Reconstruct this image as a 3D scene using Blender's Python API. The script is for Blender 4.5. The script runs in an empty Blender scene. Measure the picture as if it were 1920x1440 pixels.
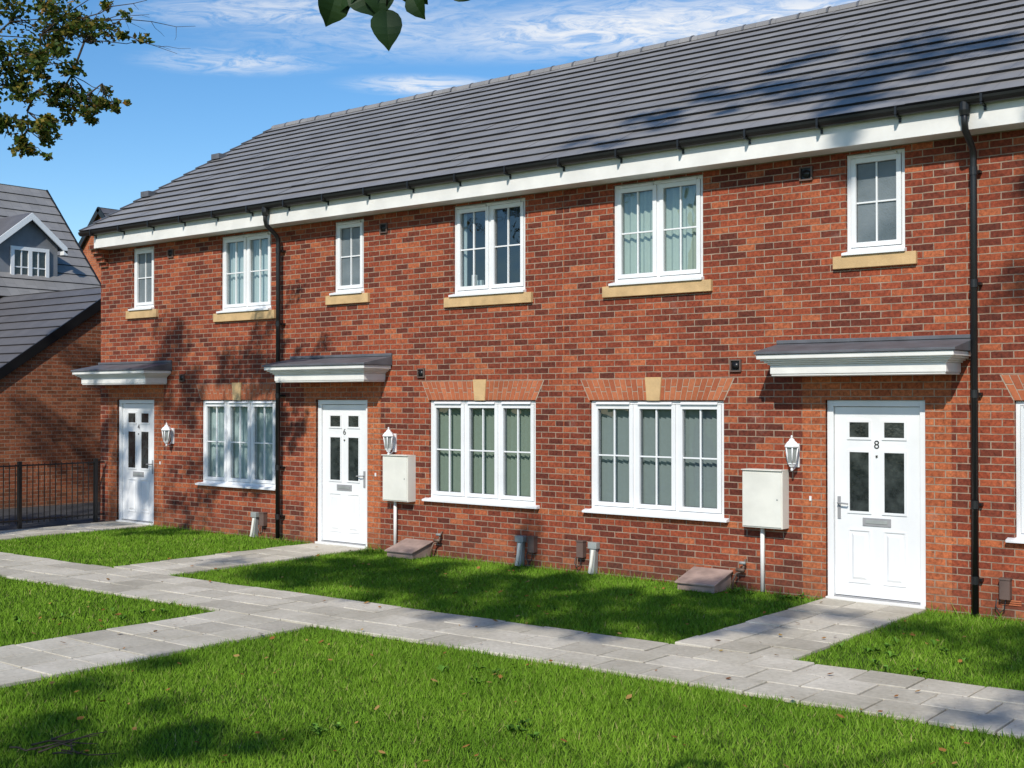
import bpy, math, random
import numpy as np
from mathutils import Vector, Matrix, Euler
random.seed(7); rng=np.random.default_rng(7)
scene=bpy.context.scene
col=scene.collection
rad=math.radians

# ------------------------------------------------------------------ materials
def new_mat(name):
    m=bpy.data.materials.new(name); m.use_nodes=True
    nt=m.node_tree; nt.nodes.clear()
    return m,nt
def N(nt,t,**kw):
    n=nt.nodes.new(t)
    for k,v in kw.items(): setattr(n,k,v)
    return n
def L(nt,a,b): nt.links.new(a,b)
def math_n(nt,op,a,b=None,c=None):
    n=N(nt,'ShaderNodeMath',operation=op)
    for i,v in enumerate((a,b,c)):
        if v is None: continue
        if isinstance(v,(int,float)): n.inputs[i].default_value=v
        else: L(nt,v,n.inputs[i])
    return n.outputs[0]
def mixc(nt,f,a,b,mode='MIX'):
    n=N(nt,'ShaderNodeMix',data_type='RGBA',blend_type=mode)
    for s,v in ((n.inputs[0],f),(n.inputs[6],a),(n.inputs[7],b)):
        if isinstance(v,(int,float)): s.default_value=v
        elif isinstance(v,tuple): s.default_value=(*v,1) if len(v)==3 else v
        else: L(nt,v,s)
    return n.outputs[2]
def ramp(nt,f,stops,interp='LINEAR'):
    n=N(nt,'ShaderNodeValToRGB'); cr=n.color_ramp; cr.interpolation=interp
    while len(cr.elements)<len(stops): cr.elements.new(0.5)
    for e,(p,c) in zip(cr.elements,stops):
        e.position=p; e.color=(*c,1) if len(c)==3 else c
    if f is not None: L(nt,f,n.inputs[0])
    return n.outputs[0]
def noise(nt,vec,scale,detail=3,rough=0.55,dist=0):
    n=N(nt,'ShaderNodeTexNoise'); n.inputs['Scale'].default_value=scale
    n.inputs['Detail'].default_value=detail; n.inputs['Roughness'].default_value=rough
    n.inputs['Distortion'].default_value=dist
    if vec is not None: L(nt,vec,n.inputs['Vector'])
    return n.outputs['Fac']
def bsdf(nt,color,rough=0.6,spec=0.5,metal=0,bump=None,bstr=0.3,bdist=0.01):
    p=N(nt,'ShaderNodeBsdfPrincipled'); o=N(nt,'ShaderNodeOutputMaterial')
    if isinstance(color,tuple): p.inputs['Base Color'].default_value=(*color,1)
    else: L(nt,color,p.inputs['Base Color'])
    if isinstance(rough,(int,float)): p.inputs['Roughness'].default_value=rough
    else: L(nt,rough,p.inputs['Roughness'])
    p.inputs['Specular IOR Level'].default_value=spec
    p.inputs['Metallic'].default_value=metal
    if bump is not None:
        b=N(nt,'ShaderNodeBump'); b.inputs['Strength'].default_value=bstr; b.inputs['Distance'].default_value=bdist
        L(nt,bump,b.inputs['Height']); L(nt,b.outputs[0],p.inputs['Normal'])
    L(nt,p.outputs[0],o.inputs[0]); return p
def pos(nt): return N(nt,'ShaderNodeNewGeometry').outputs['Position']
def simple(name,c,rough=0.5,var=0.08,scale=4,spec=0.5,bstr=0.1):
    m,nt=new_mat(name); v=pos(nt)
    n=noise(nt,v,scale,5)
    c2=tuple(x*(1-var*2.2) for x in c); c1=tuple(min(1,x*(1+var)) for x in c)
    cc=ramp(nt,n,[(0.3,c2),(0.65,c1)])
    bsdf(nt,cc,rough,spec,bump=noise(nt,v,scale*12,3),bstr=bstr,bdist=0.004)
    return m

def brick_mat(name,stops,mortar=(0.43,0.32,0.235),far=False):
    m,nt=new_mat(name)
    g=N(nt,'ShaderNodeNewGeometry')
    s=N(nt,'ShaderNodeSeparateXYZ'); L(nt,g.outputs['Position'],s.inputs[0])
    sn=N(nt,'ShaderNodeSeparateXYZ'); L(nt,g.outputs['True Normal'],sn.inputs[0])
    ax=math_n(nt,'ABSOLUTE',sn.outputs[0]); ay=math_n(nt,'ABSOLUTE',sn.outputs[1])
    u=math_n(nt,'ADD',math_n(nt,'MULTIPLY',s.outputs[0],ay),math_n(nt,'MULTIPLY',s.outputs[1],ax))
    cv=N(nt,'ShaderNodeCombineXYZ'); L(nt,u,cv.inputs[0]); L(nt,s.outputs[2],cv.inputs[1])
    wn=N(nt,'ShaderNodeTexNoise'); wn.inputs['Scale'].default_value=14; L(nt,cv.outputs[0],wn.inputs['Vector'])
    wv=N(nt,'ShaderNodeVectorMath',operation='SCALE'); 
    sb=N(nt,'ShaderNodeVectorMath',operation='SUBTRACT'); L(nt,wn.outputs['Color'],sb.inputs[0]); sb.inputs[1].default_value=(.5,.5,.5)
    L(nt,sb.outputs[0],wv.inputs[0]); wv.inputs['Scale'].default_value=0.009
    av=N(nt,'ShaderNodeVectorMath',operation='ADD'); L(nt,cv.outputs[0],av.inputs[0]); L(nt,wv.outputs[0],av.inputs[1])
    b=N(nt,'ShaderNodeTexBrick'); b.offset=0.5; b.offset_frequency=2; b.squash=1
    L(nt,av.outputs[0],b.inputs['Vector'])
    b.inputs['Color1'].default_value=(0,0,0,1); b.inputs['Color2'].default_value=(1,1,1,1)
    b.inputs['Mortar'].default_value=(.5,.5,.5,1); b.inputs['Scale'].default_value=1
    b.inputs['Mortar Size'].default_value=0.0058; b.inputs['Mortar Smooth'].default_value=0.12
    b.inputs['Bias'].default_value=0; b.inputs['Brick Width'].default_value=0.225; b.inputs['Row Height'].default_value=0.075
    c=ramp(nt,b.outputs['Color'],stops)
    n1=noise(nt,g.outputs['Position'],26,5,0.7)
    c=mixc(nt,0.95,c,ramp(nt,n1,[(0.3,(.42,.38,.40)),(0.7,(1.5,1.42,1.3))]),'MULTIPLY')
    n2=noise(nt,g.outputs['Position'],0.7,5,0.6)
    c=mixc(nt,1,c,ramp(nt,n2,[(0.3,(.80,.78,.78)),(0.7,(1.14,1.12,1.08))]),'MULTIPLY')
    n3=noise(nt,g.outputs['Position'],7,4)
    mo=mixc(nt,ramp(nt,n3,[(0.3,(0,0,0)),(0.7,(1,1,1))]),mortar,tuple(x*0.5 for x in mortar))
    c=mixc(nt,b.outputs['Fac'],c,mo)
    # faint efflorescence patches
    n4=noise(nt,g.outputs['Position'],1.9,6,0.7)
    c=mixc(nt,math_n(nt,'MULTIPLY',ramp(nt,n4,[(0.62,(0,0,0)),(0.78,(1,1,1))]),.22),c,(.55,.45,.38))
    dz=N(nt,'ShaderNodeMapRange'); L(nt,s.outputs[2],dz.inputs[0]); dz.inputs[1].default_value=0; dz.inputs[2].default_value=0.45
    dz.inputs[3].default_value=0.55; dz.inputs[4].default_value=0
    c=mixc(nt,math_n(nt,'MULTIPLY',dz.outputs[0],noise(nt,g.outputs['Position'],3,5)),c,(.10,.075,.05))
    h=math_n(nt,'SUBTRACT',math_n(nt,'MULTIPLY',n1,0.35),b.outputs['Fac'])
    bsdf(nt,c,0.85,0.25,bump=h,bstr=0.8,bdist=0.007)
    return m
RED=[(0.0,(.115,.033,.023)),(0.2,(.17,.042,.025)),(0.45,(.245,.057,.030)),(0.8,(.315,.079,.038)),(1.0,(.41,.13,.06))]
M_brick=brick_mat('red_brick',RED)
M_brick2=brick_mat('orange_brick',[(0,(.34,.098,.043)),(0.5,(.41,.124,.053)),(1,(.47,.16,.07))])
M_brick3=brick_mat('dull_brick',[(0,(.19,.07,.035)),(0.5,(.31,.10,.05)),(1,(.40,.15,.075))])

def pertile(name,c1,c2,c3,rough=.5):
    m,nt=new_mat(name)
    g=N(nt,'ShaderNodeNewGeometry')
    c=ramp(nt,g.outputs['Random Per Island'],[(0,c1),(0.5,c2),(1,c3)])
    n=noise(nt,g.outputs['Position'],22,5,0.65)
    c=mixc(nt,0.7,c,ramp(nt,n,[(0.3,(.78,.78,.77)),(0.7,(1.18,1.18,1.18))]),'MULTIPLY')
    n2=noise(nt,g.outputs['Position'],1.3,5,0.6)
    c=mixc(nt,0.8,c,ramp(nt,n2,[(0.32,(.76,.75,.71)),(0.62,(1.1,1.1,1.1))]),'MULTIPLY')
    bsdf(nt,c,rough,0.3,bump=n,bstr=0.35,bdist=0.006)
    return m
M_slab=pertile('paving_concrete',(.44,.405,.34),(.53,.49,.41),(.60,.555,.475),.85)
M_soldier=pertile('soldier_brick',(.35,.10,.048),(.42,.125,.055),(.48,.16,.075),.85)

def roof_mat(name,c,tw=0.33,gauge=0.332,y0=-0.36):
    m,nt=new_mat(name)
    g=N(nt,'ShaderNodeNewGeometry'); s=N(nt,'ShaderNodeSeparateXYZ'); L(nt,g.outputs['Position'],s.inputs[0])
    cv=N(nt,'ShaderNodeCombineXYZ'); L(nt,s.outputs[0],cv.inputs[0])
    L(nt,math_n(nt,'DIVIDE',math_n(nt,'SUBTRACT',s.outputs[1],y0),math.cos(rad(30.5))),cv.inputs[1])
    b=N(nt,'ShaderNodeTexBrick'); b.offset=0.5; b.offset_frequency=2
    L(nt,cv.outputs[0],b.inputs['Vector']); b.inputs['Scale'].default_value=1
    b.inputs['Color1'].default_value=(0,0,0,1); b.inputs['Color2'].default_value=(1,1,1,1)
    b.inputs['Mortar Size'].default_value=0.004; b.inputs['Mortar Smooth'].default_value=0.3
    b.inputs['Brick Width'].default_value=tw; b.inputs['Row Height'].default_value=gauge
    cc=ramp(nt,b.outputs['Color'],[(0,tuple(x*.92 for x in c)),(1,tuple(x*1.08 for x in c))])
    n=noise(nt,g.outputs['Position'],1.2,6,0.65)
    cc=mixc(nt,1,cc,ramp(nt,n,[(0.3,(.88,.88,.89)),(0.7,(1.1,1.1,1.09))]),'MULTIPLY')
    cc=mixc(nt,math_n(nt,'MULTIPLY',b.outputs['Fac'],0.35),cc,(.03,.03,.032))
    n2=noise(nt,g.outputs['Position'],60,3)
    bsdf(nt,cc,0.46,0.5,bump=n2,bstr=0.15,bdist=0.003)
    return m
M_roof=roof_mat('grey_roof_tile',(.245,.235,.228),gauge=.320)
M_roof2=roof_mat('dark_roof_tile',(.12,.115,.12))
M_white=simple('white_upvc',(.80,.81,.82),0.32,0.03,2,0.5,0.02)
M_white2=simple('white_painted_trim',(.78,.77,.74),0.5,0.05,2.5,0.4,0.1)
M_cream=simple('meter_box_plastic',(.74,.73,.66),0.45,0.05,3,0.4,0.1)
M_stone=simple('cast_stone_sill',(.60,.41,.21),0.85,0.08,6,0.2,0.4)
M_black=simple('black_plastic_and_tile_shade',(.012,.012,.013),0.35,0.1,5)
M_lead=simple('grey_grp_roof',(.11,.115,.13),0.6,0.12,4)
M_brown=simple('brown_plastic',(.13,.085,.07),0.55,0.1,5)
M_gasb=simple('weathered_terracotta_plastic',(.36,.26,.22),0.7,0.15,6)
M_grey=simple('grey_plastic',(.30,.32,.31),0.6,0.1,5)
M_steel=simple('brushed_metal',(.30,.30,.31),0.3,0.05,5)
M_dark=simple('interior_dark',(.05,.05,.05),0.9)
M_room=simple('interior_wall',(.22,.20,.18),0.9)
M_render=simple('grey_render',(.19,.20,.22),0.8,0.08,3)
M_mort=simple('mortar',(.42,.33,.25),0.9,0.1,20)
M_ink=simple('black_numeral',(.02,.02,.02),0.4)
M_copper=simple('gas_pipe_metal',(.16,.10,.07),0.5)
M_asph=simple('asphalt',(.06,.06,.062),0.9,0.15,8,0.2,0.5)
def cloth(name,c):
    m,nt=new_mat(name); p=N(nt,'ShaderNodeBsdfDiffuse'); p.inputs[0].default_value=(*c,1)
    v=pos(nt); n=noise(nt,v,30,3)
    L(nt,mixc(nt,n,tuple(x*.85 for x in c),c),p.inputs[0])
    o=N(nt,'ShaderNodeOutputMaterial'); L(nt,p.outputs[0],o.inputs[0]); return m
M_curt_g=cloth('green_curtain',(.29,.34,.29)); M_curt_w=cloth('pale_blind',(.52,.60,.62)); M_curt_b=cloth('grey_blind',(.29,.325,.335)); M_curt_l=cloth('light_curtain',(.46,.53,.47))
def glass(name):
    m,nt=new_mat(name)
    t=N(nt,'ShaderNodeBsdfTransparent'); t.inputs[0].default_value=(.85,.90,.89,1)
    g=N(nt,'ShaderNodeBsdfGlossy'); g.inputs['Roughness'].default_value=0.01; g.inputs[0].default_value=(.9,.95,1,1)
    geo=N(nt,'ShaderNodeNewGeometry')
    n=noise(nt,geo.outputs['Position'],1.7,2); b=N(nt,'ShaderNodeBump'); b.inputs['Strength'].default_value=.12; b.inputs['Distance'].default_value=.05
    L(nt,n,b.inputs['Height']); L(nt,b.outputs[0],g.inputs['Normal'])
    d=N(nt,'ShaderNodeVectorMath',operation='DOT_PRODUCT'); L(nt,geo.outputs['Incoming'],d.inputs[0]); L(nt,geo.outputs['True Normal'],d.inputs[1])
    om=math_n(nt,'SUBTRACT',1.0,math_n(nt,'ABSOLUTE',d.outputs['Value']))
    F=math_n(nt,'ADD',.12,math_n(nt,'MULTIPLY',.88,math_n(nt,'POWER',om,4.5)))
    mx=N(nt,'ShaderNodeMixShader'); L(nt,F,mx.inputs[0]); L(nt,t.outputs[0],mx.inputs[1]); L(nt,g.outputs[0],mx.inputs[2])
    o=N(nt,'ShaderNodeOutputMaterial'); L(nt,mx.outputs[0],o.inputs[0]); return m
M_glass=glass('window_glass')
def frosted():
    m,nt=new_mat('frosted_glass'); v=pos(nt)
    n=noise(nt,v,55,3,0.6)
    c=ramp(nt,noise(nt,v,2.2,3),[(0.3,(.10,.125,.135)),(0.7,(.19,.22,.235))])
    bsdf(nt,c,0.2,0.6,bump=n,bstr=0.5,bdist=0.01); return m
M_frost=frosted()
def dglass():
    m,nt=new_mat('door_glass'); v=pos(nt)
    bsdf(nt,ramp(nt,noise(nt,v,9,4),[(0.35,(.012,.016,.018)),(0.7,(.05,.06,.06))]),0.08,0.7,bump=noise(nt,v,40,2),bstr=0.25,bdist=0.005); return m
M_dglass=dglass()

def foliage(name,stops,tr=0.35,rough=.5,ns=.9):
    m,nt=new_mat(name); g=N(nt,'ShaderNodeNewGeometry')
    c=ramp(nt,g.outputs['Random Per Island'],stops)
    n=noise(nt,g.outputs['Position'],ns,4)
    c=mixc(nt,1,c,ramp(nt,n,[(0.3,(.76,.80,.74)),(0.7,(1.24,1.17,1.1))]),'MULTIPLY')
    p=N(nt,'ShaderNodeBsdfDiffuse'); L(nt,c,p.inputs['Color'])
    if rough<.55:
        p=N(nt,'ShaderNodeBsdfPrincipled'); L(nt,c,p.inputs['Base Color']); p.inputs['Roughness'].default_value=rough
        p.inputs['Specular IOR Level'].default_value=.25
    o=N(nt,'ShaderNodeOutputMaterial')
    if tr>0:
        t=N(nt,'ShaderNodeBsdfTranslucent'); L(nt,c,t.inputs[0])
        mx=N(nt,'ShaderNodeMixShader'); mx.inputs[0].default_value=tr
        L(nt,p.outputs[0],mx.inputs[1]); L(nt,t.outputs[0],mx.inputs[2]); L(nt,mx.outputs[0],o.inputs[0])
    else: L(nt,p.outputs[0],o.inputs[0])
    return m
M_grass=foliage('grass_blades',[(0,(.10,.20,.018)),(0.45,(.135,.265,.024)),(0.85,(.175,.315,.035)),(0.97,(.23,.32,.07)),(1,(.32,.28,.13))],0,.6,1.1)
M_leaf=foliage('tree_leaves',[(0,(.04,.075,.012)),(0.5,(.065,.11,.02)),(0.8,(.14,.14,.025)),(0.95,(.26,.19,.035)),(1,(.28,.14,.03))],0.35)
M_leaf2=foliage('close_leaves',[(0,(.014,.042,.010)),(1,(.028,.062,.014))],0.08)
M_fallen=foliage('dead_leaves',[(0,(.20,.08,.03)),(0.5,(.30,.15,.05)),(1,(.38,.26,.10))],0,.6)
M_weed=foliage('weed_leaves',[(0,(.09,.20,.03)),(1,(.13,.27,.045))],0,.6)
M_bark=simple('bark',(.075,.06,.045),0.9,0.2,8,0.2,0.6)

def ground_mat():
    m,nt=new_mat('lawn_ground'); v=pos(nt)
    c=ramp(nt,noise(nt,v,3.5,6,0.7),[(0.3,(.045,.08,.012)),(0.6,(.07,.13,.018)),(0.8,(.10,.13,.03))])
    bsdf(nt,c,0.95,0.1,bump=noise(nt,v,60,4),bstr=0.8,bdist=0.03); return m
M_ground=ground_mat()
M_soil=simple('joint_soil',(.055,.045,.03),0.95,0.2,12,0.1,0.5)

# ------------------------------------------------------------------ mesh builder
class MB:
    def __init__(s): s.v=[];s.f=[];s.m=[];s.mats=[];s.sm=[]
    def mi(s,mat):
        if mat not in s.mats: s.mats.append(mat)
        return s.mats.index(mat)
    def poly(s,pts,mat,smooth=False):
        b=len(s.v); s.v+= [tuple(p) for p in pts]; s.f.append(tuple(range(b,b+len(pts)))); s.m.append(s.mi(mat)); s.sm.append(smooth)
    def idx(s,pts,faces,mat,smooth=False):
        b=len(s.v); s.v+=[tuple(p) for p in pts]
        for f in faces: s.f.append(tuple(b+i for i in f)); s.m.append(s.mi(mat)); s.sm.append(smooth)
    def box(s,x0,x1,y0,y1,z0,z1,mat):
        p=[(x0,y0,z0),(x1,y0,z0),(x1,y1,z0),(x0,y1,z0),(x0,y0,z1),(x1,y0,z1),(x1,y1,z1),(x0,y1,z1)]
        s.idx(p,[(0,3,2,1),(4,5,6,7),(0,1,5,4),(1,2,6,5),(2,3,7,6),(3,0,4,7)],mat)
    def hexa(s,p,mat):
        s.idx(p,[(0,3,2,1),(4,5,6,7),(0,1,5,4),(1,2,6,5),(2,3,7,6),(3,0,4,7)],mat)
    def extr_x(s,prof,x0,x1,mat):
        n=len(prof); p=[(x0,a,b) for a,b in prof]+[(x1,a,b) for a,b in prof]
        fs=[tuple(range(n))[::-1],tuple(range(n,2*n))]+[(i,(i+1)%n,n+(i+1)%n,n+i) for i in range(n)]
        s.idx(p,fs,mat)
    def tube(s,pts,r,mat,n=8,cap=True):
        pts=[Vector(p) for p in pts]
        if not isinstance(r,(list,tuple)): r=[r]*len(pts)
        vs=[];up=None
        for i,p in enumerate(pts):
            d=(pts[min(i+1,len(pts)-1)]-pts[max(i-1,0)]).normalized()
            if up is None:
                up=Vector((0,0,1)) if abs(d.z)<.9 else Vector((1,0,0))
            a=d.cross(up).normalized(); b2=a.cross(d).normalized(); up=b2
            for k in range(n):
                t=2*math.pi*k/n; vs.append(p+(a*math.cos(t)+b2*math.sin(t))*r[i])
        fs=[]
        for i in range(len(pts)-1):
            for k in range(n):
                fs.append((i*n+k,i*n+(k+1)%n,(i+1)*n+(k+1)%n,(i+1)*n+k))
        if cap: fs+= [tuple(range(n))[::-1],tuple(range((len(pts)-1)*n,len(pts)*n))]
        s.idx(vs,fs,mat,True)
    def lathe(s,cx,cy,prof,mat,n=12,smooth=False):
        vs=[(cx+r*math.cos(2*math.pi*k/n),cy+r*math.sin(2*math.pi*k/n),z) for r,z in prof for k in range(n)]
        fs=[(i*n+k,i*n+(k+1)%n,(i+1)*n+(k+1)%n,(i+1)*n+k) for i in range(len(prof)-1) for k in range(n)]
        s.idx(vs,fs,mat,smooth)
    def build(s,name,parent=None,bevel=0,loc=None):
        me=bpy.data.meshes.new(name); me.from_pydata(s.v,[],s.f)
        for m in s.mats: me.materials.append(m)
        me.polygons.foreach_set('material_index',s.m); me.polygons.foreach_set('use_smooth',s.sm); me.update()
        o=bpy.data.objects.new(name,me); col.objects.link(o)
        if loc: o.location=loc
        if parent: o.parent=parent
        if bevel:
            b=o.modifiers.new('bevel','BEVEL'); b.width=bevel; b.segments=2; b.limit_method='ANGLE'; b.angle_limit=rad(50)
        return o
def empty(name):
    e=bpy.data.objects.new(name,None); col.objects.link(e); return e
def np_mesh(name,verts,k,mat,parent=None):
    me=bpy.data.meshes.new(name); n=len(verts)
    me.vertices.add(n); me.vertices.foreach_set('co',verts.astype(np.float32).ravel())
    me.loops.add(n); me.loops.foreach_set('vertex_index',np.arange(n,dtype=np.int32))
    me.polygons.add(n//k); me.polygons.foreach_set('loop_start',np.arange(0,n,k,dtype=np.int32))
    me.polygons.foreach_set('loop_total',np.full(n//k,k,dtype=np.int32))
    me.materials.append(mat); me.update(calc_edges=True); me.validate()
    o=bpy.data.objects.new(name,me); col.objects.link(o)
    if parent: o.parent=parent
    return o

# ------------------------------------------------------------------ terrace house
house=empty('brick_house')
XL,XR=-19.50,7.0
ZE=4.83; YB=8.5
wins=[(-18.54,-17.91,3.72,4.77,1,'frost'),(-16.10,-14.86,3.57,4.77,2,'curtw'),
      (-13.44,-12.81,3.72,4.77,1,'frost'),(-11.08,-9.83,3.57,4.77,2,'dark'),
      (-8.46,-7.20,3.57,4.77,2,'curtg'),(-5.45,-4.80,3.72,4.77,1,'frost'),
      (-16.59,-14.74,.78,2.13,3,'blindw'),(-11.52,-9.66,.78,2.13,3,'blindg'),(-8.81,-6.93,.78,2.13,3,'blindb'),
      (-3.71,-1.83,.78,2.13,3,'blindb'),(-3.2,-1.95,3.57,4.77,2,'curtg'),(1.0,2.86,.78,2.13,3,'blindb'),(1.3,2.55,3.57,4.77,2,'curtw')]
doors=[(-18.43,1,'4'),(-13.27,1,'6'),(-5.14,-1,'8'),(-.55,1,'')]
DW=.545
opens=[w[:4] for w in wins]+[(d[0]-DW,d[0]+DW,0.0,2.14) for d in doors]
mb=MB()
xs=sorted({XL,XR,*[o[0] for o in opens],*[o[1] for o in opens]}); zs=sorted({-.1,5.0,*[o[2] for o in opens],*[o[3] for o in opens]})
for i in range(len(xs)-1):
    for j in range(len(zs)-1):
        cx=(xs[i]+xs[i+1])/2; cz=(zs[j]+zs[j+1])/2
        if any(o[0]<cx<o[1] and o[2]<cz<o[3] for o in opens): continue
        mb.poly([(xs[i],0,zs[j]),(xs[i+1],0,zs[j]),(xs[i+1],0,zs[j+1]),(xs[i],0,zs[j+1])],M_brick)
T=.14
for a,b,c,d in opens:
    mb.poly([(a,0,c),(a,0,d),(a,T,d),(a,T,c)],M_brick); mb.poly([(b,0,c),(b,T,c),(b,T,d),(b,0,d)],M_brick)
    mb.poly([(a,0,d),(b,0,d),(b,T,d),(a,T,d)],M_brick); mb.poly([(a,0,c),(a,T,c),(b,T,c),(b,0,c)],M_brick)
RY,RZ=4.07,7.64
for X in (XL,XR):
    mb.poly([(X,0,-.1),(X,YB,-.1),(X,YB,5.0),(X,RY,RZ-.12),(X,0,5.0)],M_brick)
mb.poly([(XL,YB,-.1),(XR,YB,-.1),(XR,YB,5.0),(XL,YB,5.0)],M_brick)
for k in range(5): mb.box(XL-.002,XL+.24,-.04-.055*k,.002,4.50+.075*k,4.575+.075*k,M_brick)
mb.build('walls',house)
mb=MB()
mb.poly([(XL+.1,2.2,0),(XR-.1,2.2,0),(XR-.1,2.2,5),(XL+.1,2.2,5)],M_room)
mb.poly([(XL+.1,.15,2.55),(XR-.1,.15,2.55),(XR-.1,2.2,2.55),(XL+.1,2.2,2.55)],M_room)
mb.poly([(XL+.1,.15,4.95),(XR-.1,.15,4.95),(XR-.1,2.2,4.95),(XL+.1,2.2,4.95)],M_room)
mb.poly([(XL+.1,.15,0),(XR-.1,.15,0),(XR-.1,2.2,0),(XL+.1,2.2,0)],M_room)
for X in (-17.2,-14.6,-12.3,-9.22,-6.2,-4.1,1.0-.6): mb.poly([(X,.15,0),(X,2.2,0),(X,2.2,5),(X,.15,5)],M_room)
mb.build('interior',house)
mb=MB()
px=XL
segs=[]
for d in sorted(doors): segs.append((px,d[0]-DW-.27)); px=d[0]+DW+.27
segs.append((px,XR))
for a,b in segs: mb.box(a,b,-.004,.02,.675,.75,M_brick2)
for d in doors:
    mb.box(d[0]-DW-.27,d[0]-DW,-.006,.02,-.05,2.14,M_brick2)
    mb.box(d[0]+DW,d[0]+DW+.27,-.006,.02,-.05,2.14,M_brick2)
    mb.box(d[0]-DW-.27,d[0]+DW+.27,-.006,.02,2.14,2.42,M_brick2)
mb.build('brick_banding',house)
mb=MB(); mb.box(-9.215,-9.203,-.003,.01,0,ZE,M_brick2); mb.build('movement_joint',house)
mb=MB()
for w in wins:
    if w[2]>2: continue
    a,b=w[0],w[1]; n=26; A,B=a-.13,b+.13; zb,zt=2.135,2.39
    mb.hexa([(a-.01,-.003,zb),(b+.01,-.003,zb),(b+.01,.02,zb),(a-.01,.02,zb),(A-.01,-.003,zt),(B+.01,-.003,zt),(B+.01,.02,zt),(A-.01,.02,zt)],M_mort)
    for k in range(n):
        t0=(k+.07)/n; t1=(k+.93)/n
        if abs((t0+t1)/2-.5)<.055: continue
        def P(t,z,y):
            f=(z-zb)/(zt-zb); xx=(a+(b-a)*t)*(1-f)+(A+(B-A)*t)*f; return (xx,y,z)
        for z0,z1 in ((zb+.002,zb+.10),(zb+.112,zt-.004)) if k%2 else ((zb+.002,zb+.155),(zb+.167,zt-.004)):
            mb.hexa([P(t0,z0,-.008),P(t1,z0,-.008),P(t1,z0,.01),P(t0,z0,.01),P(t0,z1,-.008),P(t1,z1,-.008),P(t1,z1,.01),P(t0,z1,.01)],M_soldier)
    c=(a+b)/2
    mb.hexa([(c-.09,-.025,zb-.004),(c+.09,-.025,zb-.004),(c+.09,.02,zb-.004),(c-.09,.02,zb-.004),(c-.115,-.025,zt+.02),(c+.115,-.025,zt+.02),(c+.115,.02,zt+.02),(c-.115,.02,zt+.02)],M_stone)
mb.build('window_arches',house)

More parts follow.
